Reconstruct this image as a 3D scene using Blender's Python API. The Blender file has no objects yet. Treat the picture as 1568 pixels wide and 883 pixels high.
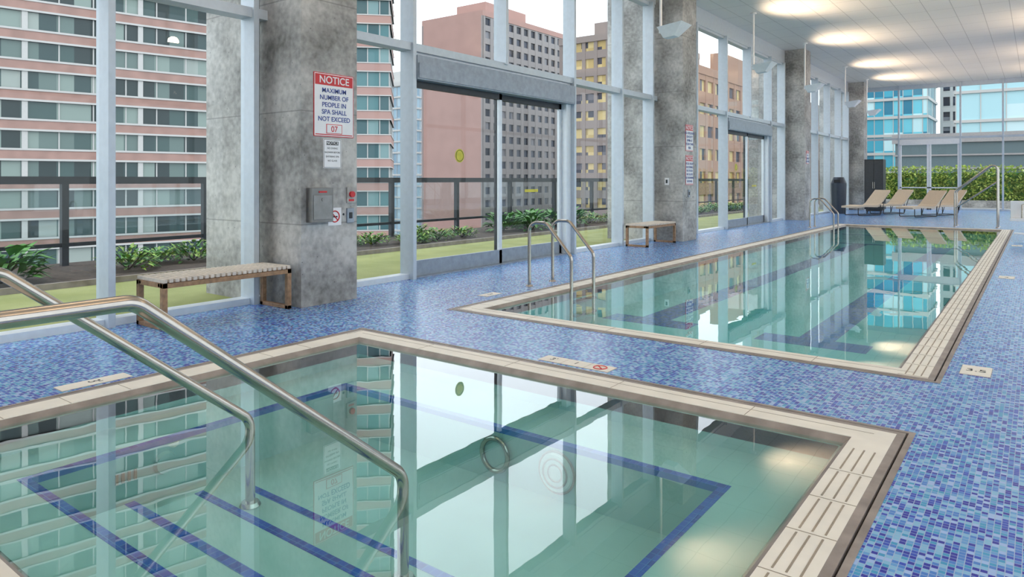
import bpy, math, random
from mathutils import Vector, Matrix
random.seed(7)
D=bpy.data; C=bpy.context
S=C.scene
COL=S.collection

# ---------------------------------------------------------------- mesh builder
class MB:
    def __init__(s): s.v=[]; s.f=[]; s.m=[]; s.sm=[]
    def add(s,vs,fs,m=0,smooth=False):
        o=len(s.v); s.v+= [tuple(p) for p in vs]
        for f in fs: s.f.append(tuple(i+o for i in f)); s.m.append(m); s.sm.append(smooth)
    def box(s,x0,x1,y0,y1,z0,z1,m=0):
        s.add([(x0,y0,z0),(x1,y0,z0),(x1,y1,z0),(x0,y1,z0),(x0,y0,z1),(x1,y0,z1),(x1,y1,z1),(x0,y1,z1)],
              [(0,3,2,1),(4,5,6,7),(0,1,5,4),(1,2,6,5),(2,3,7,6),(3,0,4,7)],m)
    def quad(s,pts,m=0): s.add(pts,[tuple(range(len(pts)))],m)
    def tube(s,path,r,m=0,seg=14):
        P=[Vector(p) for p in path]; n=len(P); vs=[]; fs=[]
        t0=(P[1]-P[0]).normalized()
        a=Vector((0,0,1)) if abs(t0.z)<.9 else Vector((1,0,0))
        u=t0.cross(a).normalized()
        for i in range(n):
            t=(P[min(i+1,n-1)]-P[max(i-1,0)]).normalized()
            u=(u-t*u.dot(t)).normalized(); w=t.cross(u)
            for k in range(seg):
                an=2*math.pi*k/seg
                vs.append(P[i]+(u*math.cos(an)+w*math.sin(an))*r)
        for i in range(n-1):
            for k in range(seg):
                k2=(k+1)%seg
                fs.append((i*seg+k,i*seg+k2,(i+1)*seg+k2,(i+1)*seg+k))
        s.add(vs,fs,m,True)
        s.add(vs[:seg],[tuple(range(seg))[::-1]],m); s.add(vs[-seg:],[tuple(range(seg))],m)
    def cyl(s,p0,p1,r,m=0,seg=20,r2=None):
        p0=Vector(p0);p1=Vector(p1);r2=r if r2 is None else r2
        t=(p1-p0).normalized(); a=Vector((0,0,1)) if abs(t.z)<.9 else Vector((1,0,0))
        u=t.cross(a).normalized(); w=t.cross(u)
        A=[p0+(u*math.cos(2*math.pi*k/seg)+w*math.sin(2*math.pi*k/seg))*r for k in range(seg)]
        B=[p1+(u*math.cos(2*math.pi*k/seg)+w*math.sin(2*math.pi*k/seg))*r2 for k in range(seg)]
        s.add(A+B,[(k,(k+1)%seg,seg+(k+1)%seg,seg+k) for k in range(seg)],m,True)
        s.add(A,[tuple(range(seg))[::-1]],m); s.add(B,[tuple(range(seg))],m)
    def ring(s,c,ax,R,r,m=0,seg=28):
        c=Vector(c);t=Vector(ax).normalized(); a=Vector((0,0,1)) if abs(t.z)<.9 else Vector((1,0,0))
        u=t.cross(a).normalized(); w=t.cross(u)
        vs=[];fs=[];q=8
        for k in range(seg):
            an=2*math.pi*k/seg; dr=u*math.cos(an)+w*math.sin(an)
            for j in range(q):
                b=2*math.pi*j/q; vs.append(c+dr*(R+r*math.cos(b))+t*(r*math.sin(b)))
        for k in range(seg):
            for j in range(q):
                fs.append((k*q+j,((k+1)%seg)*q+j,((k+1)%seg)*q+(j+1)%q,k*q+(j+1)%q))
        s.add(vs,fs,m,True)
    def mesh(s,name,mats):
        me=D.meshes.new(name); me.from_pydata(s.v,[],s.f)
        for mt in mats: me.materials.append(mt)
        me.polygons.foreach_set("material_index",s.m); me.polygons.foreach_set("use_smooth",s.sm)
        me.update(); return me
    def obj(s,name,mats,loc=(0,0,0),rot=(0,0,0),parent=None,bevel=0):
        return mkobj(name,s.mesh(name,mats),loc,rot,parent,bevel)
def mkobj(name,me,loc=(0,0,0),rot=(0,0,0),parent=None,bevel=0):
    o=D.objects.new(name,me); COL.objects.link(o); o.location=loc; o.rotation_euler=rot
    if parent: o.parent=parent
    if bevel:
        b=o.modifiers.new("Bevel","BEVEL"); b.width=bevel; b.segments=2; b.limit_method='ANGLE'
    return o
def fillet(pts,rads,n=8):
    P=[Vector(p) for p in pts]; out=[P[0]]
    for i in range(1,len(P)-1):
        a=(P[i-1]-P[i]).normalized(); b=(P[i+1]-P[i]).normalized(); r=rads[i-1]
        ang=a.angle(b); d=r/math.tan(ang/2); c=P[i]+(a+b).normalized()*(r/math.sin(ang/2))
        s0=P[i]+a*d-c; s1=P[i]+b*d-c; tot=s0.angle(s1); ax=s0.cross(s1).normalized()
        for k in range(n+1): out.append(c+Matrix.Rotation(tot*k/n,3,ax)@s0)
    out.append(P[-1]); return out

# ---------------------------------------------------------------- materials
class NT:
    def __init__(s,name):
        s.mat=D.materials.new(name); s.mat.use_nodes=True; s.n=s.mat.node_tree.nodes; s.l=s.mat.node_tree.links
        s.n.clear(); s.out=s.n.new("ShaderNodeOutputMaterial")
    def __call__(s,t,**k):
        nd=s.n.new("ShaderNode"+t)
        for a,b in k.items(): setattr(nd,a,b)
        return nd
    def link(s,a,b): s.l.new(a,b)
    def math(s,op,a,b=None):
        nd=s("Math",operation=op)
        for i,x in enumerate((a,b)):
            if x is None: continue
            if isinstance(x,(int,float)): nd.inputs[i].default_value=x
            else: s.link(x,nd.inputs[i])
        return nd.outputs[0]
    def ramp(s,fac,stops,const=False):
        nd=s("ValToRGB"); cr=nd.color_ramp
        if const: cr.interpolation='CONSTANT'
        while len(cr.elements)<len(stops): cr.elements.new(.5)
        for e,(p,c) in zip(cr.elements,stops): e.position=p; e.color=(*c,1)
        s.link(fac,nd.inputs[0]); return nd.outputs[0]
    def mix(s,fac,a,b):
        nd=s("Mix",data_type='RGBA')
        for i,x in ((0,fac),(6,a),(7,b)):
            if isinstance(x,(int,float)): nd.inputs[i].default_value=x
            elif isinstance(x,tuple): nd.inputs[i].default_value=(*x,1)
            else: s.link(x,nd.inputs[i])
        return nd.outputs[2]
    def noise(s,scale,vec=None,det=4):
        nd=s("TexNoise"); nd.inputs["Scale"].default_value=scale; nd.inputs["Detail"].default_value=det
        if vec is not None: s.link(vec,nd.inputs["Vector"])
        return nd.outputs["Fac"]
    def pos(s): return s("NewGeometry").outputs["Position"]
    def obj(s): return s("TexCoord").outputs["Object"]
    def princ(s,col,rough=.5,metal=0,bump=None,bs=.2,bd=.01,spec=.5):
        p=s("BsdfPrincipled")
        for k,x in (("Base Color",col),("Roughness",rough),("Metallic",metal),("Specular IOR Level",spec)):
            if isinstance(x,(int,float)): p.inputs[k].default_value=x
            elif isinstance(x,tuple): p.inputs[k].default_value=(*x,1)
            else: s.link(x,p.inputs[k])
        if bump is not None:
            b=s("Bump"); b.inputs["Strength"].default_value=bs; b.inputs["Distance"].default_value=bd
            s.link(bump,b.inputs["Height"]); s.link(b.outputs[0],p.inputs["Normal"])
        s.link(p.outputs[0],s.out.inputs[0]); return s.mat
def flat(name,col,rough=.5,metal=0,var=.12,scale=12):
    t=NT(name); n=t.noise(scale,t.obj())
    c=t.ramp(n,[(.3,tuple(x*(1-var) for x in col)),(.7,tuple(min(1,x*(1+var)) for x in col))])
    return t.princ(c,rough,metal)

def schlick(t,f0,ex=5.0):
    g=t("NewGeometry"); d=t("VectorMath",operation='DOT_PRODUCT')
    t.link(g.outputs["Incoming"],d.inputs[0]); t.link(g.outputs["True Normal"],d.inputs[1])
    c=t.math('ABSOLUTE',d.outputs["Value"]); c=t.math('SUBTRACT',1.0,c); c=t.math('POWER',c,ex)
    return t.math('ADD',t.math('MULTIPLY',c,1-f0),f0)
def thin(name,tint,f0,rough=0,ripple=None,ex=5.0):
    t=NT(name); tr=t("BsdfTransparent"); tr.inputs[0].default_value=(*tint,1)
    g=t("BsdfGlossy"); g.inputs["Roughness"].default_value=rough; g.inputs["Color"].default_value=(1,1,1,1)
    if ripple:
        n=t.noise(ripple[0],t.pos(),2); b=t("Bump"); b.inputs["Strength"].default_value=1; b.inputs["Distance"].default_value=ripple[1]
        t.link(n,b.inputs["Height"]); t.link(b.outputs[0],g.inputs["Normal"])
    m=t("MixShader"); t.link(schlick(t,f0,ex),m.inputs[0]); t.link(tr.outputs[0],m.inputs[1]); t.link(g.outputs[0],m.inputs[2])
    t.link(m.outputs[0],t.out.inputs[0]); return t.mat
M_glass=thin("window_glass",(.95,.98,.98),.022)
M_glassR=thin("added_side_glass",(.72,.76,.78),.03)  # tint holds back daylight from the added right-hand glazing
M_water_spa=thin("spa_water",(.76,.97,.94),.04,0,(2.4,.0004),3.2)
M_water_pool=thin("pool_water",(.58,.93,.92),.04,0,(2.2,.0007),3.8)
M_railglass=thin("railing_glass",(.78,.85,.85),.05)

def mosaic(name,size,stops,grout,gw=.44,rough=.25):
    t=NT(name); sep=t("SeparateXYZ"); t.link(t.pos(),sep.inputs[0])
    comb=t("CombineXYZ"); t.link(sep.outputs[0],comb.inputs[0]); t.link(sep.outputs[1],comb.inputs[1])
    sc=t("VectorMath",operation='SCALE'); sc.inputs["Scale"].default_value=1/size; t.link(comb.outputs[0],sc.inputs[0])
    fl=t("VectorMath",operation='FLOOR'); t.link(sc.outputs[0],fl.inputs[0])
    fr=t("VectorMath",operation='FRACTION'); t.link(sc.outputs[0],fr.inputs[0])
    wn=t("TexWhiteNoise",noise_dimensions='2D'); t.link(fl.outputs[0],wn.inputs["Vector"])
    s2=t("SeparateXYZ"); t.link(fr.outputs[0],s2.inputs[0])
    ax=t.math('ABSOLUTE',t.math('SUBTRACT',s2.outputs[0],.5)); ay=t.math('ABSOLUTE',t.math('SUBTRACT',s2.outputs[1],.5))
    g=t.math('GREATER_THAN',t.math('MAXIMUM',ax,ay),gw)
    c=t.mix(g,t.ramp(wn.outputs["Value"],stops,True),grout)
    return t.princ(c,rough,spec=.5)
M_mosaic=mosaic("blue_mosaic_tile",.024,[(0,(.008,.015,.34)),(.17,(.015,.06,.46)),(.32,(.05,.20,.58)),(.46,(.11,.33,.64)),(.60,(.04,.31,.54)),(.72,(.22,.48,.70)),(.88,(.34,.50,.80))],(.34,.47,.66))
M_stripe=mosaic("blue_stripe_tile",.05,[(0,(.001,.04,.34)),(.5,(.002,.07,.46))],(.05,.18,.50),.46)

def concrete():
    t=NT("board_concrete"); p=t.pos()
    a=t.noise(1.6,p,8); b=t.noise(14,p,6); m=t.math('ADD',t.math('MULTIPLY',a,.65),t.math('MULTIPLY',b,.35))
    c=t.ramp(m,[(.34,(.17,.165,.155)),(.5,(.37,.36,.345)),(.64,(.56,.545,.52))])
    sep=t("SeparateXYZ"); t.link(p,sep.inputs[0])
    z=t.math('FRACT',t.math('DIVIDE',t.math('ADD',sep.outputs[2],.35),1.25)); j=t.math('LESS_THAN',z,.012)
    c=t.mix(t.math('MULTIPLY',j,.5),c,(.15,.145,.14))
    v=t("TexVoronoi"); v.inputs["Scale"].default_value=9; t.link(p,v.inputs["Vector"])
    pit=t.math('LESS_THAN',v.outputs["Distance"],.07); c=t.mix(t.math('MULTIPLY',pit,.6),c,(.08,.08,.08))
    return t.princ(c,.75,bump=b,bs=.35,bd=.012)
M_conc=concrete()
M_alu=flat("painted_aluminium",(.54,.60,.66),.35,.1,.04)
M_aluL=flat("light_aluminium",(.70,.75,.79),.35,.1,.04)
M_doorgrey=flat("door_rail_grey",(.29,.33,.38),.4,.3)
M_steel=flat("brushed_steel",(.52,.46,.40),.17,1,.05,30)
M_cream=flat("cream_grate",(.84,.78,.68),.5,0,.06,5)
M_brown=flat("bronze_stone_edge",(.30,.25,.22),.5,0,.25,7)
M_black=flat("black_slot",(.012,.012,.014),.6)
M_slot=flat("grate_slot",(.34,.28,.21),.7)
M_plaster=flat("pool_plaster",(.42,.70,.67),.6,0,.05,2)
M_plasterS=flat("spa_plaster",(.40,.57,.54),.6,0,.08,2)
M_white=flat("white_paint",(.82,.83,.84),.5,0,.03)
M_wall=flat("wall_paint",(.72,.73,.73),.7,0,.03)
M_wood=flat("teak_frame",(.33,.19,.10),.5,0,.3,20)
M_slat=flat("bleached_slats",(.66,.57,.48),.55,0,.12,20)
M_red=flat("sign_red",(.60,.02,.025),.4,0,.03)
M_signw=flat("sign_white",(.82,.81,.82),.35,0,.02)
M_signb=flat("sign_blue",(.03,.06,.30),.4,0,.02)
M_yel=flat("sticker_yellow",(.62,.55,.05),.5)
M_grass=NT("terrace_turf"); 
def turf(t):
    n=t.noise(1.2,t.pos(),3); m=t.noise(90,t.pos(),2)
    c=t.ramp(n,[(.3,(.24,.27,.08)),(.7,(.38,.39,.15))]); c=t.mix(t.math('MULTIPLY',m,.5),c,(.17,.2,.06))
    return t.princ(c,.9,bump=m,bs=.5,bd=.02)
M_grass=turf(M_grass)
M_soil=flat("soil",(.05,.035,.025),.95,0,.5,20)
M_dark=flat("dark_metal",(.035,.037,.04),.45,.3)
M_leaf=flat("leaf_green",(.07,.22,.035),.5,0,.5,5)
M_leaf2=flat("leaf_light_green",(.22,.34,.05),.5,0,.5,5)
M_leaf3=flat("leaf_hedge",(.46,.55,.14),.5,0,.4,3)
M_chair=flat("woven_beige",(.62,.50,.37),.7,0,.15,60)
def ceil_mat():
    t=NT("ceiling_tiles"); sep=t("SeparateXYZ"); t.link(t.pos(),sep.inputs[0])
    fx=t.math('FRACT',t.math('DIVIDE',sep.outputs[0],.6)); fy=t.math('FRACT',t.math('DIVIDE',sep.outputs[1],1.2))
    g=t.math('MAXIMUM',t.math('LESS_THAN',fx,.03),t.math('LESS_THAN',fy,.015))
    n=t.noise(40,t.pos(),2); c=t.ramp(n,[(.3,(.74,.72,.69)),(.7,(.79,.77,.74))])
    return t.princ(t.mix(g,c,(.50,.48,.46)),.5)
M_ceil=ceil_mat()

# ---------------------------------------------------------------- room shell
XW=-7.2; XR=2.6; Y0=-3.2; Y1=38.0; ZC=5.9
SX0,SX1=-5.1,-.54; SY0,SY1=.65,4.42
PY0,PY1=5.6,24.0
b=MB()
for x0,x1,y0,y1 in ((XW-.15,SX0,Y0,Y1),(SX1,XR,Y0,Y1),(SX0,SX1,Y0,SY0),(SX0,SX1,SY1,PY0),(SX0,SX1,PY1,Y1)):
    b.box(x0,x1,y0,y1,-.12,0)
b.obj("floor",[M_mosaic])
b=MB(); b.box(XW-.3,XR+.1,Y0-.1,Y1+.2,ZC,ZC+.2); b.obj("ceiling",[M_ceil])
b=MB(); b.box(XR,XR+.15,Y0,Y1,-.12,.3); b.box(XR,XR+.15,Y0,Y1,5.5,ZC); b.obj("wall_right",[M_wall])
b=MB(); y=Y0
while y<Y1: b.box(XR-.05,XR+.12,y,y+.07,.3,5.5,0); y+=2.06
b.box(XR-.02,XR+.12,Y0,Y1,3.22,3.33,0); b.quad([(XR+.05,Y0,.3),(XR+.05,Y1,.3),(XR+.05,Y1,5.5),(XR+.05,Y0,5.5)],1)
b.obj("window_7",[M_alu,M_glassR])  # unseen side glazing, added to let more sky light into the room
b=MB(); b.box(XW-.1,XR+.15,Y0-.15,Y0,-.12,ZC); b.obj("wall_back",[M_wall])
b=MB(); b.box(XW-.2,XW+.12,Y0,Y1,5.45,ZC); b.obj("wall_left",[M_alu])

# edge gutters
W=[.03,.012,.04,.19,.05]
def gutter(name,x0,x1,y0,y1,slots):
    b=MB(); rect=[(x0,x1,y0,y1)]
    for w in W: rect.append((rect[-1][0]+w,rect[-1][1]-w,rect[-1][2]+w,rect[-1][3]-w))
    ms=[0,1,0,2,0]; zt=[.004,-.02,.004,.004,.0]
    for i in range(5):
        a=rect[i]; c=rect[i+1]; z=zt[i]; zi=z if i<4 else -.045
        A=[(a[0],a[2]),(a[1],a[2]),(a[1],a[3]),(a[0],a[3])]; B=[(c[0],c[2]),(c[1],c[2]),(c[1],c[3]),(c[0],c[3])]
        for k in range(4):
            j=(k+1)%4
            b.quad([(*A[k],z),(*A[j],z),(*B[j],zi),(*B[k],zi)],ms[i])
            b.quad([(*A[k],-.12),(*A[j],-.12),(*A[j],z),(*A[k],z)],ms[i])
            b.quad([(*B[k],zi),(*B[j],zi),(*B[j],-.13),(*B[k],-.13)],ms[i])
    r3=rect[3]; r4=rect[4]
    L=.36
    for (xa,xb,s) in ((r4[1],r3[1],1),(r3[0],r4[0],0)):
        y=r3[2]+.02
        while y+L<r3[3]:
            b.box(xa,xb,y-.003,y+.001,.004,.0052,3)
            if s or slots:
                for q in range(3):
                    xx=xa+(xb-xa)*(.24+.26*q)
                    b.box(xx-.004,xx+.004,y+.02,y+L-.02,.004,.0055,3)
            y+=L
    for (ya,yb) in ((r3[2],r4[2]),(r4[3],r3[3])):
        x=r3[0]+.02
        while x<r3[1]:
            b.box(x,x+.004,ya,yb,.004,.0052,3); x+=.9
        b.box(r3[0]+.1,r3[1]-.1,(ya+yb)/2+.02,(ya+yb)/2+.024,.004,.0052,3)
    b.obj(name,[M_brown,M_black,M_cream,M_slot])
    return rect[-1]
si=gutter("spa_coping",SX0,SX1,SY0,SY1,False)
pi_=gutter("pool_coping",SX0,SX1,PY0,PY1,False)

# spa basin
def shell(b,x0,x1,y0,y1,zt,zb,m=0,floor=True):
    P=[(x0,y0),(x1,y0),(x1,y1),(x0,y1)]
    for k in range(4):
        j=(k+1)%4; b.quad([(*P[k],zt),(*P[k],zb),(*P[j],zb),(*P[j],zt)],m)
    if floor: b.quad([(*p,zb) for p in P],m)
b=MB(); x0,x1,y0,y1=si
shell(b,x0,x1,y0,y1,-.04,-.60)
BX0,BX1,BY0,BY1=-4.30,-1.33,1.435,3.55; ZB=-.20; ZF=-.54
b.box(x0,BX0,y0,y1,-.6,ZB); b.box(BX1,x1,y0,y1,-.6,ZB); b.box(BX0,BX1,BY1,y1,-.6,ZB); b.box(BX0,BX1,y0,BY0,-.6,ZB)
b.box(BX0,BX1,BY0,BY1,-.62,ZF)
stx0,stx1=-3.82,-1.9
for ya,yb,z in ((BY0,1.75,-.30),(1.75,2.13,-.38),(2.13,2.45,-.46)):
    b.box(stx0,stx1,ya,yb,-.6,z)
    b.box(stx0,stx1,yb-.05,yb+.001,z-.02,z+.003,1)
t=.05
b.box(BX0-t,BX0+.001,BY0-t,BY1+t,ZB-.03,ZB+.003,1); b.box(BX1-.001,BX1+t,BY0-t,BY1+t,ZB-.03,ZB+.003,1)
b.box(BX0,BX1,BY1-.001,BY1+t,ZB-.03,ZB+.003,1); b.box(BX0,BX1,BY0-t,BY0+.001,ZB-.03,ZB+.003,1)
b.obj("spa_basin",[M_plasterS,M_stripe])
b=MB(); b.quad([(x0-.04,y0-.04,-.03),(x1+.04,y0-.04,-.03),(x1+.04,y1+.04,-.03),(x0-.04,y1+.04,-.03)]); b.obj("spa_water",[M_water_spa])
# spa fittings
M_cover=flat("drain_cover_plastic",(.62,.66,.60),.5)
b=MB(); b.ring((-2.80,BY1-.02,-.37),(0,1,0),.105,.016,0); b.cyl((-2.80,BY1-.002,-.37),(-2.80,BY1-.012,-.37),.09,1); b.obj("spa_underwater_light",[M_steel,M_plasterS])
b=MB(); b.cyl((-2.33,BY1-.002,-.37),(-2.33,BY1-.03,-.37),.125,0,28,.11); b.ring((-2.33,BY1-.03,-.37),(0,1,0),.085,.006,1); b.ring((-2.33,BY1-.03,-.37),(0,1,0),.05,.005,1); b.ring((-2.33,BY1-.01,-.37),(0,1,0),.125,.007,1)
b.obj("spa_drain_cover",[M_cover,M_slot])
b=MB(); b.cyl((BX0+.002,2.15,-.34),(BX0+.03,2.15,-.34),.07,0,28,.06)
for k in range(4): b.box(BX0+.004,BX0+.012,1.86+k*.035,1.875+k*.035,-.38,-.32,1)
b.obj("spa_return_grille",[M_plasterS,M_slot])

# pool basin
b=MB(); x0,x1,y0,y1=pi_; PF=-.42
shell(b,x0,x1,y0,y1,-.04,PF)
for cx in (-4.0,-2.02):
    b.box(cx-.58,cx+.58,8.05,8.45,PF,PF+.003,1); b.box(cx-.19,cx+.19,8.45,21.6,PF,PF+.003,1); b.box(cx-.58,cx+.58,21.6,21.85,PF,PF+.003,1)
b.box(x0,x1,y1-.6,y1,PF,-.25,0); b.box(x0,x1,y1-.62,y1-.57,-.255,-.247,1)
b.obj("pool_basin",[M_plaster,M_stripe])
b=MB(); b.quad([(x0-.04,y0-.04,-.03),(x1+.04,y0-.04,-.03),(x1+.04,y1+.04,-.03),(x0-.04,y1+.04,-.03)]); b.obj("pool_water",[M_water_pool])

# ---------------------------------------------------------------- pillars
PIL=[4.70,14.93,25.22,35.42]; PWd=.78
b=MB(); b.box(0,PWd,0,PWd,0,ZC-.001); 
for z in (1.0,2.25,3.5,4.75):
    for q in (.2,.58): b.cyl((PWd-.002,q,z),(PWd+.001,q,z),.014,1,12)
me=b.mesh("concrete_pillar",[M_conc,M_black])
for y in PIL: mkobj("concrete_pillar",me,(XW+.001,y,0),bevel=.012)
b=MB(); b.box(-1.15,-.12,0,PWd,-.02,7.5); me=b.mesh("exterior_pier",[M_conc])
for y in PIL: mkobj("exterior_pier",me,(XW,y,0))

# ---------------------------------------------------------------- window wall
wn_=[0]
def win(ya,yb,fins,low=True,upper=()):
    wn_[0]+=1; b=MB()
    for f in fins: b.box(XW-.06,XW+.20,f,f+.065,0,5.45,0)
    for f in upper: b.box(XW-.06,XW+.20,f,f+.065,3.3,5.45,0)
    b.box(XW-.05,XW+.16,ya,yb,3.22,3.33,0); b.box(XW-.05,XW+.10,ya,yb,5.38,5.45,0)
    if low:
        b.box(XW-.05,XW+.12,ya,yb,0,.07,2); b.quad([(XW,ya,.06),(XW,yb,.06),(XW,yb,3.24),(XW,ya,3.24)],1)
    b.quad([(XW,ya,3.3),(XW,yb,3.3),(XW,yb,5.42),(XW,ya,5.42)],1)
    b.obj("window_%d"%wn_[0],[M_alu,M_glass,M_aluL])
win(Y0,4.70,(-1.2,.9,2.97,4.50))
win(5.48,7.055,(5.6,6.99)); win(7.055,11.25,(),False,(9.13,)); win(11.25,14.93,(11.25,13.15,14.62))
win(15.71,19.415,(17.2,19.35)); win(19.415,23.45,(),False,(21.4,))
wn_[0]=7
win(23.45,25.22,(23.45,24.95))
win(26.0,35.42,(27.4,29.5,31.5,33.5,35.1))
win(36.2,Y1,(36.4,))
def slider(name,ya,yb,sticker=True):
    b=MB(); X=XW+.03
    b.box(XW-.08,XW+.22,ya,yb,2.82,3.16,3); b.box(XW+.22,XW+.235,ya+.02,yb-.02,2.84,3.05,3)
    b.box(XW-.08,XW+.12,ya,ya+.06,0,2.82,0); b.box(XW-.08,XW+.12,yb-.16,yb,0,2.82,0)
    mid=(ya+yb)/2-.02
    for (a,c,x) in ((ya+.06,mid+.04,X),(mid-.02,yb-.16,X-.07)):
        b.box(x,x+.05,a,a+.06,.02,2.82,2); b.box(x,x+.05,c-.07,c,.02,2.82,0)
        b.box(x,x+.05,a,c,2.72,2.82,2); b.box(x,x+.05,a,c,.02,.24,3)
        b.quad([(x+.02,a,.2),(x+.02,c,.2),(x+.02,c,2.75),(x+.02,a,2.75)],1)
    b.box(XW-.08,XW+.14,ya,yb,0,.02,3)
    b.box(XW-.08,XW+.10,ya,yb,3.16,3.22,0)
    if sticker:
        yc=ya+1.08; b.cyl((X+.022,yc,1.77),(X+.028,yc,1.77),.105,4,28); b.ring((X+.028,yc,1.77),(1,0,0),.085,.004,2)
        yc=yb-1.1; b.box(X-.046,X-.042,yc-.2,yc+.2,1.18,1.23,4)
    return b.obj(name,[M_aluL,M_glass,M_dark,M_doorgrey,M_yel])
slider("door_1",7.056,11.249); slider("door_2",19.416,23.449)

# far glass wall
b=MB()
for x in (-7.15,-5.4,-2.9,-1.3,.3,1.9): b.box(x,x+.07,Y1-.05,Y1+.12,0,ZC-.02,0)
b.box(XW,XR,Y1,Y1+.1,3.3,3.4,0); b.box(XW,XR,Y1,Y1+.1,5.7,ZC-.001,0); b.box(XW,-5.4,Y1,Y1+.1,0,.08,0); b.box(-2.9,XR,Y1,Y1+.1,0,.08,0)
b.quad([(XW,Y1+.05,3.35),(XR,Y1+.05,3.35),(XR,Y1+.05,5.75),(XW,Y1+.05,5.75)],1)
for a,c in ((XW,-5.4),(-2.9,XR)): b.quad([(a,Y1+.05,.05),(c,Y1+.05,.05),(c,Y1+.05,3.3),(a,Y1+.05,3.3)],1)
b.obj("window_11",[M_alu,M_glass])
b=MB()
b.box(-5.33,-2.9,Y1-.06,Y1+.1,3.05,3.3,0)
for a,c in ((-5.33,-4.12),(-4.1,-2.9)):
    for q in (a,c-.08): b.box(q,q+.08,Y1,Y1+.06,0,3.05,0)
    b.box(a,c,Y1,Y1+.06,0,.2,0); b.box(a,c,Y1,Y1+.06,1.0,1.05,0); b.quad([(a,Y1+.03,.1),(c,Y1+.03,.1),(c,Y1+.03,3.05),(a,Y1+.03,3.05)],1)
b.obj("door_3",[M_white,M_glass])

# ---------------------------------------------------------------- rails
def esc(b,x,y,z=.0,r=.055): b.cyl((x,y,z),(x,y,z+.02),r,0,20,r*.8)
for X in (-3.6,-2.36):
    b=MB(); R=.027
    b.tube(fillet([(X,.25,0),(X,.25,1.0),(X,1.08,1.0),(X,2.29,.03),(X,2.29,-.455)],[.12,.10,.12],10),R,0,18)
    esc(b,X,.25); esc(b,X,2.29,-.457,.06)
    b.obj("spa_handrail",[M_steel])
def ladder(y):
    b=MB()
    for yy in (y,y+.55):
        b.tube(fillet([(-5.35,yy,0),(-5.35,yy,.84),(-5.08,yy,.84),(-4.70,yy,.42),(-4.70,yy,-.38)],[.12,.12,.12],8),.022,0,14)
        esc(b,-5.35,yy,0,.05)
    for z in (-.15,-.32): b.box(-4.74,-4.64,y+.02,y+.53,z-.012,z+.012,0)
    b.obj("pool_ladder",[M_steel])
ladder(7.48); ladder(21.6)

# ---------------------------------------------------------------- benches
b=MB(); L=1.40;Dp=.51;H=.47
n=24
for k in range(n):
    y=k*L/n; b.box(0,Dp,y+.008,y+L/n-.012,H-.035,H,0)
for x in (.05,Dp-.09): b.box(x,x+.04,.0,L,H-.075,H-.035,1)
b.box(0.0,.025,0,L,H-.085,H-.04,1); b.box(Dp-.025,Dp,0,L,H-.085,H-.04,1)
for y in (0,L-.05):
    for x in (0,Dp-.05): b.box(x,x+.05,y,y+.05,0,H-.036,1)
    b.box(0,Dp,y,y+.05,0,.04,1); b.box(0,Dp,y,y+.05,H-.08,H-.036,1)
me=b.mesh("slatted_bench",[M_slat,M_wood])
mkobj("slatted_bench",me,(-6.99,3.22,.001),bevel=.003); mkobj("slatted_bench",me,(-6.95,13.2,.001),bevel=.003)

# ---------------------------------------------------------------- signs on pillars
XF=XW+PWd+.001
def text(body,size,loc,rot,mat,parent,name="lettering",al='CENTER',off=.012):
    c=D.curves.new(name,'FONT'); c.body=body; c.size=size; c.align_x=al; c.align_y='CENTER'; c.materials.append(mat); c.extrude=.0005; c.offset=size*off
    o=D.objects.new(name,c); COL.objects.link(o); o.location=loc; o.rotation_euler=rot; o.parent=parent; return o
RS=(math.pi/2,0,math.pi/2)
def notice(y0,y1,z0,z1,lines,hd=.2,title="NOTICE",foot=None,name="notice_sign"):
    w=y1-y0;h=z1-z0
    b=MB(); b.box(0,.008,0,w,0,h,1); b.box(.008,.010,.008,w-.008,.008,h-.008,0); b.box(.010,.012,.016,w-.016,h*(1-hd),h-.016,1)
    if foot: b.box(.010,.0115,w*.3,w*.7,h*.05,h*.2,1); b.box(.0115,.0122,w*.315,w*.685,h*.06,h*.19,0)
    b.box(.010,.0115,.02,w-.02,h*.012+.01,h*.03+.008,1)
    o=b.obj(name,[M_signw,M_red],(XF,y0,z0))
    text(title,h*hd*.85,(.0135,w/2,h*(1-hd/2)-.01),RS,M_signw,o,"title")
    top=h*(1-hd)-.02; bot=h*.22 if foot else h*.06
    lh=(top-bot)/len(lines)
    for i,l in enumerate(lines): text(l,lh*.92,(.0125,w/2,top-lh*(i+.5)),RS,M_signb,o,"line_%d"%(i+1))
    if foot: text(foot,h*.13,(.0130,w/2,h*.12),RS,M_red,o,"number")
notice(4.86,5.42,1.885,2.60,["MAXIMUM","NUMBER OF","PEOPLE IN","SPA SHALL","NOT EXCEED"],.19,foot="07")
b=MB(); b.box(0,.008,0,.25,0,.33,0); b.box(.008,.009,.006,.244,.006,.324,1); b.box(.009,.0095,.01,.24,.01,.32,0); b.box(.0095,.010,.04,.21,.262,.305,1)
o=b.obj("small_notice_sign",[M_signw,M_black],(XF,4.99,1.53))
text("NOTICE",.045,(.0108,.125,.284),RS,M_signw,o,"title")
for i,l in enumerate(["NO DIVING","SHOWER BEFORE","ENTERING SPA","NO GLASS"]): text(l,.028,(.0103,.125,.225-.047*i),RS,M_black,o,"line_%d"%(i+1),off=0)
notice(15.08,15.5,2.05,2.66,["NO LIFEGUARD","ON DUTY","SWIM AT","YOUR OWN","RISK"],.22)
notice(15.08,15.5,1.28,1.96,["POOL RULES","NO DIVING","NO FOOD","NO GLASS","NO RUNNING","SHOWER"],.2)
notice(25.4,25.75,1.95,2.4,["NO","DIVING","ALLOWED"],.2)
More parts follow.
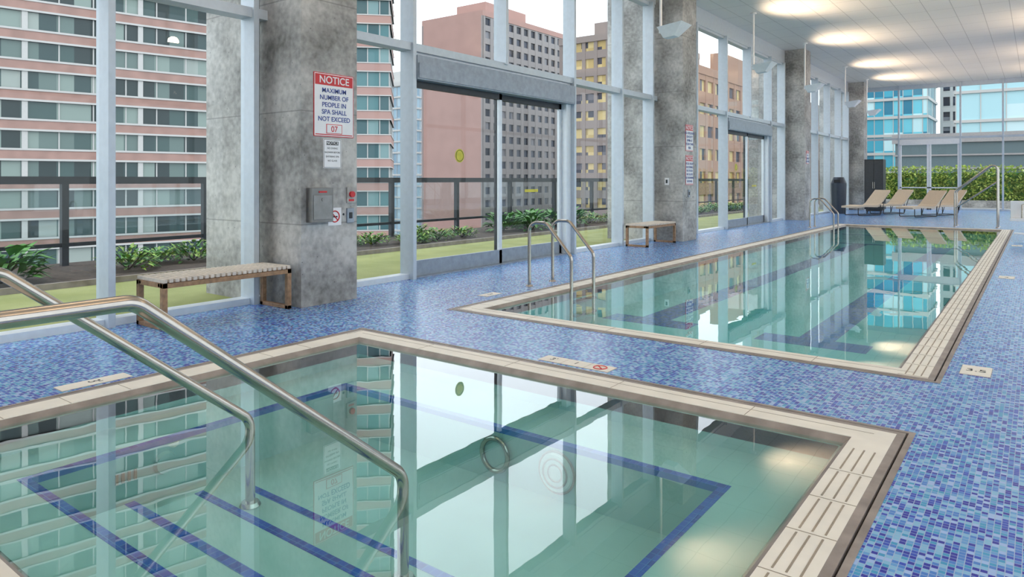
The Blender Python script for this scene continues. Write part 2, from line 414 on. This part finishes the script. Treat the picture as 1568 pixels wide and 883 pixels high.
b=MB(); b.box(0,.10,0,.29,0,.38,0); b.box(.10,.106,.02,.27,.03,.30,1); b.box(.10,.108,.09,.20,.325,.345,2); b.cyl((.10,.145,.25),(.112,.145,.25),.02,1,16)
b.obj("emergency_phone_box",[flat("box_grey",(.20,.19,.18),.4,.6),flat("box_grey_door",(.24,.23,.22),.35,.6),M_red],(XF,4.765,.93),bevel=.005)
b=MB(); b.box(0,.004,0,.185,0,.2,0); b.ring((.006,.0925,.1),(1,0,0),.062,.007,1); b.tube([(.006,.05,.145),(.006,.135,.055)],.006,1,8); b.box(.004,.0055,.05,.13,.09,.105,2)
b.obj("no_smoking_sign",[M_signw,M_red,M_black],(XF,5.06,.88))
b=MB(); b.box(0,.02,0,.12,0,.18,0); b.cyl((.02,.06,.10),(.05,.06,.10),.035,1,20); b.box(.02,.022,.02,.10,.02,.045,1)
b.obj("emergency_stop_button",[M_conc,M_red],(XF,5.32,1.13),bevel=.003)
b=MB(); b.box(0,.02,0,.10,0,.17,0); b.box(.02,.03,.03,.07,.05,.12,1)
me=b.mesh("wall_switch",[M_doorgrey,M_dark]); mkobj("wall_switch",me,(XF,5.32,.90),bevel=.003); mkobj("wall_switch",me,(XF,15.2,1.0)); 
b=MB(); b.box(0,.10,-.02,0,0,.16,0); b.box(.03,.07,-.03,-.02,.04,.12,1); b.obj("wall_switch",[M_signw,M_dark],(XW+.35,14.93,1.28))

# ---------------------------------------------------------------- floor depth markers
def marker(x,y,w,h,txts,rz):
    b=MB(); n=len(txts); 
    for i in range(n): b.box(i*w/n+.003,(i+1)*w/n-.003,0,h,0,.003,0)
    b.box(0,w,-.003,h+.003,-.0005,.001,1)
    o=b.obj("depth_marker_tile",[M_cream,M_slot],(x,y,.0005),(0,0,rz))
    for i,t_ in enumerate(txts):
        c=((i+.5)*w/n,h/2,.0035)
        if t_=="X":
            q=MB(); q.ring(c,(0,0,1),h*.33,.005,0); q.tube([(c[0]-h*.22,c[1]+h*.22,.0035),(c[0]+h*.22,c[1]-h*.22,.0035)],.005,0,6); q.obj("no_diving_symbol",[M_red],parent=o)
        else: text(t_,h*.55 if h<.2 else .11,c,(0,0,0),M_black,o,off=0)
marker(-3.12,4.47,.62,.15,["3'","1","X"],0)
marker(-.46,5.98,.19,.30,["3.5"],0)
marker(-.46,12.1,.19,.30,["4"],0)
marker(-.46,18.1,.19,.30,["4"],0)
marker(-5.42,6.5,.15,.3,["3"],0)
marker(-5.3,1.9,.15,.45,["3'"],0)

# ---------------------------------------------------------------- uplights
b=MB()
b.cyl((0,0,.1),(0,0,1.575),.026,0,12); b.cyl((0,0,1.545),(0,0,1.58),.08,0,20)
b.box(-.03,.14,-.03,.03,.06,.12,0)
v=[(.1,-.11,-.06),(.34,-.11,-.04),(.34,.11,-.04),(.1,.11,-.06),(.03,-.26,.14),(.56,-.26,.20),(.56,.26,.20),(.03,.26,.14)]
b.add(v,[(0,3,2,1),(0,1,5,4),(1,2,6,5),(2,3,7,6),(3,0,4,7)],0)
b.add([(.05,-.24,.138),(.54,-.24,.193),(.54,.24,.193),(.05,.24,.138)],[(0,1,2,3)],1)
me=b.mesh("ceiling_uplight",[M_white,M_aluL])
for (x,r) in ((-6.15,0),(1.9,math.pi)):
    for y in (-1.5,3.2,8.2,13.2,19.0,24.2,30.2,34.6):
        o=mkobj("ceiling_uplight",me,(x,y,4.32),(0,0,r))
        l=D.lights.new("lamp","SPOT"); l.energy=330; l.color=(1,.75,.50); l.spot_size=math.radians(130); l.spot_blend=1; l.shadow_soft_size=.12
        lo=D.objects.new("lamp",l); COL.objects.link(lo); lo.parent=o; lo.location=(.30,0,.27); lo.rotation_euler=(math.pi,math.radians(56),0)

# ---------------------------------------------------------------- far-end furniture
b=MB()
prof=[(0,.30),(.5,.34),(1.15,.32),(1.3,.40),(1.85,.92)]
for i in range(len(prof)-1):
    (a,z),(c,z2)=prof[i],prof[i+1]
    b.add([(-.35,a,z),(.35,a,z),(.35,c,z2),(-.35,c,z2),(-.35,a,z+.07),(.35,a,z+.07),(.35,c,z2+.07),(-.35,c,z2+.07)],
      [(0,3,2,1),(4,5,6,7),(0,1,5,4),(1,2,6,5),(2,3,7,6),(3,0,4,7)],0)
for x in (-.31,.31):
    b.tube(fillet([(x,.15,.31),(x,.15,.02),(x,1.35,.02),(x,1.35,.42)],[.05,.05],4),.016,1,8)
b.tube([(-.31,1.35,.03),(.31,1.35,.03)],.014,1,8); b.tube([(-.31,1.62,.66),(-.31,1.35,.03)],.012,1,8); b.tube([(.31,1.62,.66),(.31,1.35,.03)],.012,1,8)
me=b.mesh("chaise_lounge",[M_chair,M_dark])
for x,y,r in ((-5.9,29.6,-30),(-5.35,31.6,-30),(-4.0,29.6,-30),(-3.5,31.6,-30)):
    mkobj("chaise_lounge",me,(x,y,.002),(0,0,math.radians(r)))
b=MB(); b.box(0,.75,0,.7,.08,2.3,0); b.box(.03,.37,-.02,0,.12,2.25,1); b.box(.39,.72,-.02,0,.12,2.25,1); b.box(.34,.355,-.05,-.02,1,1.3,2); b.box(.405,.42,-.05,-.02,1,1.3,2); b.box(.05,.7,.05,.65,0,.08,1)
b.obj("towel_cabinet",[M_dark,flat("cabinet_door",(.05,.052,.055),.3),M_steel],(-6.2,34.3,.001),bevel=.01)
b=MB(); b.cyl((0,0,0),(0,0,1.25),.27,0,24,.30); b.cyl((0,0,1.25),(0,0,1.5),.30,0,24,.2); b.box(-.12,.12,-.31,-.24,1.28,1.4,1)
b.obj("waste_bin",[flat("bin_navy",(.03,.04,.06),.4),M_black],(-6.6,31.2,.001))
b=MB()
for dy in (0,.7):
    b.tube(fillet([(-2.0,24.6+dy,0),(-2.0,24.6+dy,1.05),(-.95,24.6+dy,1.95),(-.95,24.6+dy,0)],[.12,.12],6),.024,0,12)
    b.tube([(-2.0,24.6+dy,.55),(-.95,24.6+dy,1.35)],.015,0,8); esc(b,-2.0,24.6+dy); esc(b,-.95,24.6+dy)
b.tube([(-.95,24.6,1.2),(-.95,25.3,1.2)],.015,0,8)
b.obj("stair_handrail",[M_steel])
b=MB(); b.box(-.2,.2,-.25,.25,0,.1,0); b.cyl((0,.1,.1),(0,.1,.9),.05,1,14); b.tube([(0,.1,.88),(-.35,-.25,.8),(-.35,-.25,.5)],.03,1,10)
b.box(-.58,-.12,-.5,-.05,.44,.5,2); b.box(-.58,-.12,-.1,-.05,.5,.9,2); b.box(-.5,-.2,-.75,-.5,.15,.18,2)
b.obj("pool_lift_chair",[M_dark,M_steel,M_signw],(.05,20.4,.001),bevel=.005)

# ---------------------------------------------------------------- terrace
b=MB(); b.box(-12.9,XW-.15,-6,Y1,-.3,-.02,0); b.box(-10.22,-10.17,-6,Y1,-.02,.06,2); b.box(-12.8,-10.22,-6,Y1,-.02,.03,1)
b.obj("terrace_ground",[M_grass,M_soil,M_brown])
b=MB(); b.box(-10,6,Y1+.2,46,-.3,-.02,1); b.box(-10,6,42.4,43.6,-.02,.35,2)
b.obj("far_terrace_ground",[M_grass,flat("pavers",(.35,.34,.33),.8),M_conc])
b=MB(); X=-12.4
b.box(X-.04,X+.04,-6,Y1,1.33,1.45,0); b.box(X-.03,X+.03,-6,Y1,.33,.39,0)
y=-4.85
while y<Y1: b.box(X-.05,X+.05,y,y+.1,-.1,1.33,0); y+=2.35
b.quad([(X,-6,.39),(X,Y1,.39),(X,Y1,1.33),(X,-6,1.33)],1)
b.obj("terrace_railing",[M_dark,M_railglass])

def leaf(b,c,d,L,Wd,m):
    d=d.normalized(); s=d.cross(Vector((0,0,1))); 
    if s.length<.05: s=Vector((1,0,0))
    s.normalize(); n=s.cross(d)
    p0=c; p1=c+d*L*.45+s*Wd/2+n*.1*L; p2=c+d*L-n*L*.12; p3=c+d*L*.45-s*Wd/2+n*.1*L; pm=c+d*L*.5+n*.02*L
    b.add([p0,p1,p2,p3,pm],[(0,1,4),(1,2,4),(2,3,4),(3,0,4)],m,True)
def shrub(name,n,R,H,L,Wd,mats):
    b=MB()
    for i in range(n):
        a=random.uniform(0,2*math.pi); r=R*math.sqrt(random.random()); h=H*random.uniform(.1,1)*(1-.5*(r/R)**2)
        d=Vector((math.cos(a)*.8,math.sin(a)*.8,random.uniform(-.2,.9)))
        leaf(b,Vector((math.cos(a)*r*.7,math.sin(a)*r*.7,h)),d,L*random.uniform(.6,1.2),Wd*random.uniform(.7,1.2),random.randint(0,1))
    for i in range(8):
        a=i*.785; b.tube([(0,0,0),(math.cos(a)*R*.5,math.sin(a)*R*.5,H*.7)],.008,2,5)
    return b.mesh(name,mats)
sm=[shrub("leafy_shrub",220,.55,.36,.13,.07,[M_leaf,M_leaf2,M_soil]),shrub("leafy_shrub",200,.5,.28,.11,.07,[M_leaf2,M_leaf,M_soil])]
ho=shrub("hosta_plant",110,.5,.5,.32,.15,[M_leaf,M_leaf,M_soil])
y=-2.0
while y<34:
    if not (13.4<y<18.9 or 1.4<y<4.3): mkobj("leafy_shrub",random.choice(sm),(random.uniform(-11.7,-10.75),y,.03),(0,0,random.uniform(0,6)))
    y+=random.uniform(.5,.9)
for x,y in ((-11.3,14.6),(-11.0,15.5),(-11.6,16.2),(-11.2,17.0),(-11.2,17.9),(-10.9,3.3),(-11.5,2.4)):
    mkobj("hosta_plant",ho,(x,y,.03),(0,0,random.uniform(0,6)))
b=MB(); b.box(-9,4,42.7,43.3,.3,1.75,1)
for i in range(7000):
    x=random.uniform(-9,4); z=random.uniform(.35,2.05); yy=42.65+random.uniform(-.12,.1)
    if z>1.75: yy=random.uniform(42.6,43.3)
    leaf(b,Vector((x,yy,z)),Vector((random.uniform(-1,1),random.uniform(-1,.1),random.uniform(-.3,1))),.2,.11,random.randint(0,1)*2)
b.obj("clipped_hedge",[M_leaf3,M_leaf,M_leaf3])

# ---------------------------------------------------------------- city
def glaz(name,cw,ch,stops,rough=.3,spec=.3):
    t=NT(name); o=t.obj(); sep=t("SeparateXYZ"); t.link(o,sep.inputs[0])
    h=t.math('ADD',sep.outputs[0],sep.outputs[1])
    cx=t.math('FLOOR',t.math('DIVIDE',h,cw)); cz=t.math('FLOOR',t.math('DIVIDE',sep.outputs[2],ch))
    c=t("CombineXYZ"); t.link(cx,c.inputs[0]); t.link(cz,c.inputs[1])
    wn=t("TexWhiteNoise",noise_dimensions='2D'); t.link(c.outputs[0],wn.inputs["Vector"])
    return t.princ(t.ramp(wn.outputs["Value"],stops,True),rough,spec=spec)
def tower(name,lx,ly,z0,z1,loc,rz,fh,bh,mats,pier=0,pw=.4,ledge=True,gw=0,pd=.3,blank=False,roof=True,lh=.14):
    b=MB(); b.box(0,lx,0,ly,z0,z1,0)
    z=z0
    while z<z1:
        zz=min(z+bh,z1); b.box(-.25,lx+.25,-.25,ly+.25,z,zz,1)
        if ledge: b.box(-.32,lx+.32,-.32,ly+.32,zz-lh,zz,2); b.box(-.32,lx+.32,-.32,ly+.32,z,z+lh,2)
        z+=fh
    if pier:
        n=int(lx/pier)
        for i in range(n+1):
            x=i*lx/n; b.box(x-pw/2,x+pw/2,-pd,0,z0,z1,3); b.box(x-pw/2,x+pw/2,ly,ly+pd,z0,z1,3)
        n=max(1,int(ly/pier))
        for i in range(n+1):
            y=i*ly/n; b.box(lx,lx+pd,y-pw/2,y+pw/2,z0,z1,3); b.box(-pd,0,y-pw/2,y+pw/2,z0,z1,3)
    if gw:
        n=int(lx/gw)
        for i in range(n+1): b.box(i*gw-.06,i*gw+.06,-.1,0,z0,z1,2)
        n=int(ly/gw)
        for i in range(n+1): b.box(lx,lx+.1,i*gw-.06,i*gw+.06,z0,z1,2)
    m=4 if len(mats)>4 else 1
    if blank: b.box(-.5,lx+.05,-.5,0,z0,z1,m)
    if roof: b.box(-.4,lx+.4,-.5,ly+.4,z1,z1+1.2,m); b.box(lx*.25,lx*.75,ly*.2,ly*.7,z1+1.2,z1+5,m)
    return b.obj(name,mats,loc,(0,0,rz))
K_brick=flat("pink_brick",(.33,.195,.16),.8,0,.15,.8)
K_white=flat("white_stone",(.48,.47,.45),.8,0,.05)
K_pink=flat("pink_stone",(.40,.24,.205),.8,0,.06,.3)
K_grey=flat("grey_stone",(.29,.27,.265),.8,0,.08)
K_tan=flat("tan_stone",(.26,.21,.19),.8,0,.08)
K_or=flat("orange_brick",(.36,.21,.14),.8,0,.1)
G_hotel=glaz("hotel_glazing",1.55,3.0,[(0,(.02,.035,.035)),(.25,(.05,.09,.085)),(.45,(.12,.17,.155)),(.65,(.22,.28,.25)),(.8,(.035,.065,.065)),(.92,(.3,.34,.31))])
G_teal=glaz("teal_glazing",1.4,3.2,[(0,(.04,.10,.11)),(.4,(.08,.19,.20)),(.8,(.17,.28,.28))])
G_sky=glaz("sky_glazing",1.6,3.4,[(0,(.20,.30,.38)),(.4,(.28,.40,.48)),(.8,(.36,.46,.52))])
G_dk=glaz("dark_glazing",1.6,2.8,[(0,(.015,.02,.035)),(.5,(.04,.05,.08)),(.85,(.2,.2,.22))])
G_yel=glaz("lit_office_glazing",1.5,3.3,[(0,(.05,.05,.07)),(.25,(.50,.36,.14)),(.5,(.12,.11,.13)),(.65,(.62,.48,.22))])
G_cy=glaz("cyan_glazing",1.6,3.4,[(0,(.02,.18,.28)),(.3,(.05,.34,.46)),(.6,(.15,.52,.62)),(.85,(.5,.72,.75))])
G_pale=glaz("pale_glazing",3,4,[(0,(.30,.52,.58)),(.4,(.38,.60,.64)),(.8,(.52,.68,.70))])
rz=math.radians(-11)
ux,uy=math.sin(math.radians(11)),math.cos(math.radians(11))
lx,ly=25,112
px,py=-80-ux*60,33.6-uy*60
tower("hotel_building",lx,ly-38,-45,75,(px-lx*math.cos(rz),py-lx*math.sin(rz),0.3),rz,3.0,1.25,[G_hotel,K_brick,K_white,K_white],pier=9.3,pw=.5,pd=.2,gw=3.1,lh=.2)
tower("teal_window_tower",14,14,-45,80,(-79.7,55.2,0),math.radians(45),3.2,1.3,[G_teal,K_pink,K_white,K_white],gw=1.6)
tower("pink_residential_tower",17.2,31,-45,36.5,(-112.4,115.9,0),0,2.8,1.25,[G_dk,K_grey,K_grey,K_grey,K_pink],pier=2.6,pw=1.1,ledge=False,blank=True)
tower("office_tower",15.5,30,-45,27.5,(-74.5,115,0),0,3.3,1.5,[G_yel,K_tan,K_tan,K_tan],pier=2.4,pw=.7,ledge=False)
tower("distant_glass_tower",18,12,-45,30,(-170,150,0),0,3.4,.5,[G_sky,K_white,K_white,K_white],gw=1.6,ledge=False)
tower("orange_office_block",4,95,-45,17,(-44,92,0),0,3.4,1.7,[G_yel,K_or,K_or,K_or],pier=3,pw=.8,ledge=False)
tower("cyan_glass_tower",10.3,14,-45,40,(-26.6,148,0),0,3.4,.5,[G_cy,K_white,K_white,K_white],gw=1.6,ledge=False)
tower("striped_tower",5,12,-45,34,(-15.6,165,0),0,3.0,1.2,[G_dk,K_white,K_white,K_white],pier=1.6,pw=.5)
tower("pale_glass_block",45,14,-45,17,(-9.6,120,0),0,4.2,.4,[G_pale,K_white,K_white,K_white],gw=3,ledge=False)
b=MB(); b.box(-9,8,62,70,-10,4.2,0); b.box(-9.2,8.2,61.8,62,4.2,4.9,1)
for z in (2.2,3.2): b.box(-9.1,8.1,61.85,62,z,z+.12,1)
b.obj("low_rooftop_building",[flat("dark_cladding",(.09,.13,.14),.5),K_grey])
b=MB(); b.box(-400,400,-300,500,-46,-45,0); b.obj("city_ground",[flat("asphalt",(.12,.12,.12),.9)])

# ---------------------------------------------------------------- world, camera
w=D.worlds.new("World"); S.world=w; w.use_nodes=True; nt=w.node_tree
bg=nt.nodes["Background"]; tc=nt.nodes.new("ShaderNodeTexCoord"); sp=nt.nodes.new("ShaderNodeSeparateXYZ"); rp=nt.nodes.new("ShaderNodeValToRGB")
nt.links.new(tc.outputs["Generated"],sp.inputs[0]); nt.links.new(sp.outputs[2],rp.inputs[0]); nt.links.new(rp.outputs[0],bg.inputs[0])
rp.color_ramp.elements[0].position=0; rp.color_ramp.elements[0].color=(.74,.83,.90,1); rp.color_ramp.elements[1].position=.6; rp.color_ramp.elements[1].color=(.88,.93,1,1)
bg.inputs[1].default_value=2.25
S.view_settings.view_transform='Standard'; S.view_settings.look='None'; S.view_settings.exposure=0.28
cam=D.cameras.new("camera"); co=D.objects.new("camera",cam); COL.objects.link(co)
co.location=(0,0,1.4); co.rotation_euler=(math.pi/2,0,math.radians(37)); cam.lens=36*1070/1568; cam.sensor_width=36; cam.shift_y=-166.5/1568
cam.clip_end=2000; cam.clip_start=.05
S.camera=co
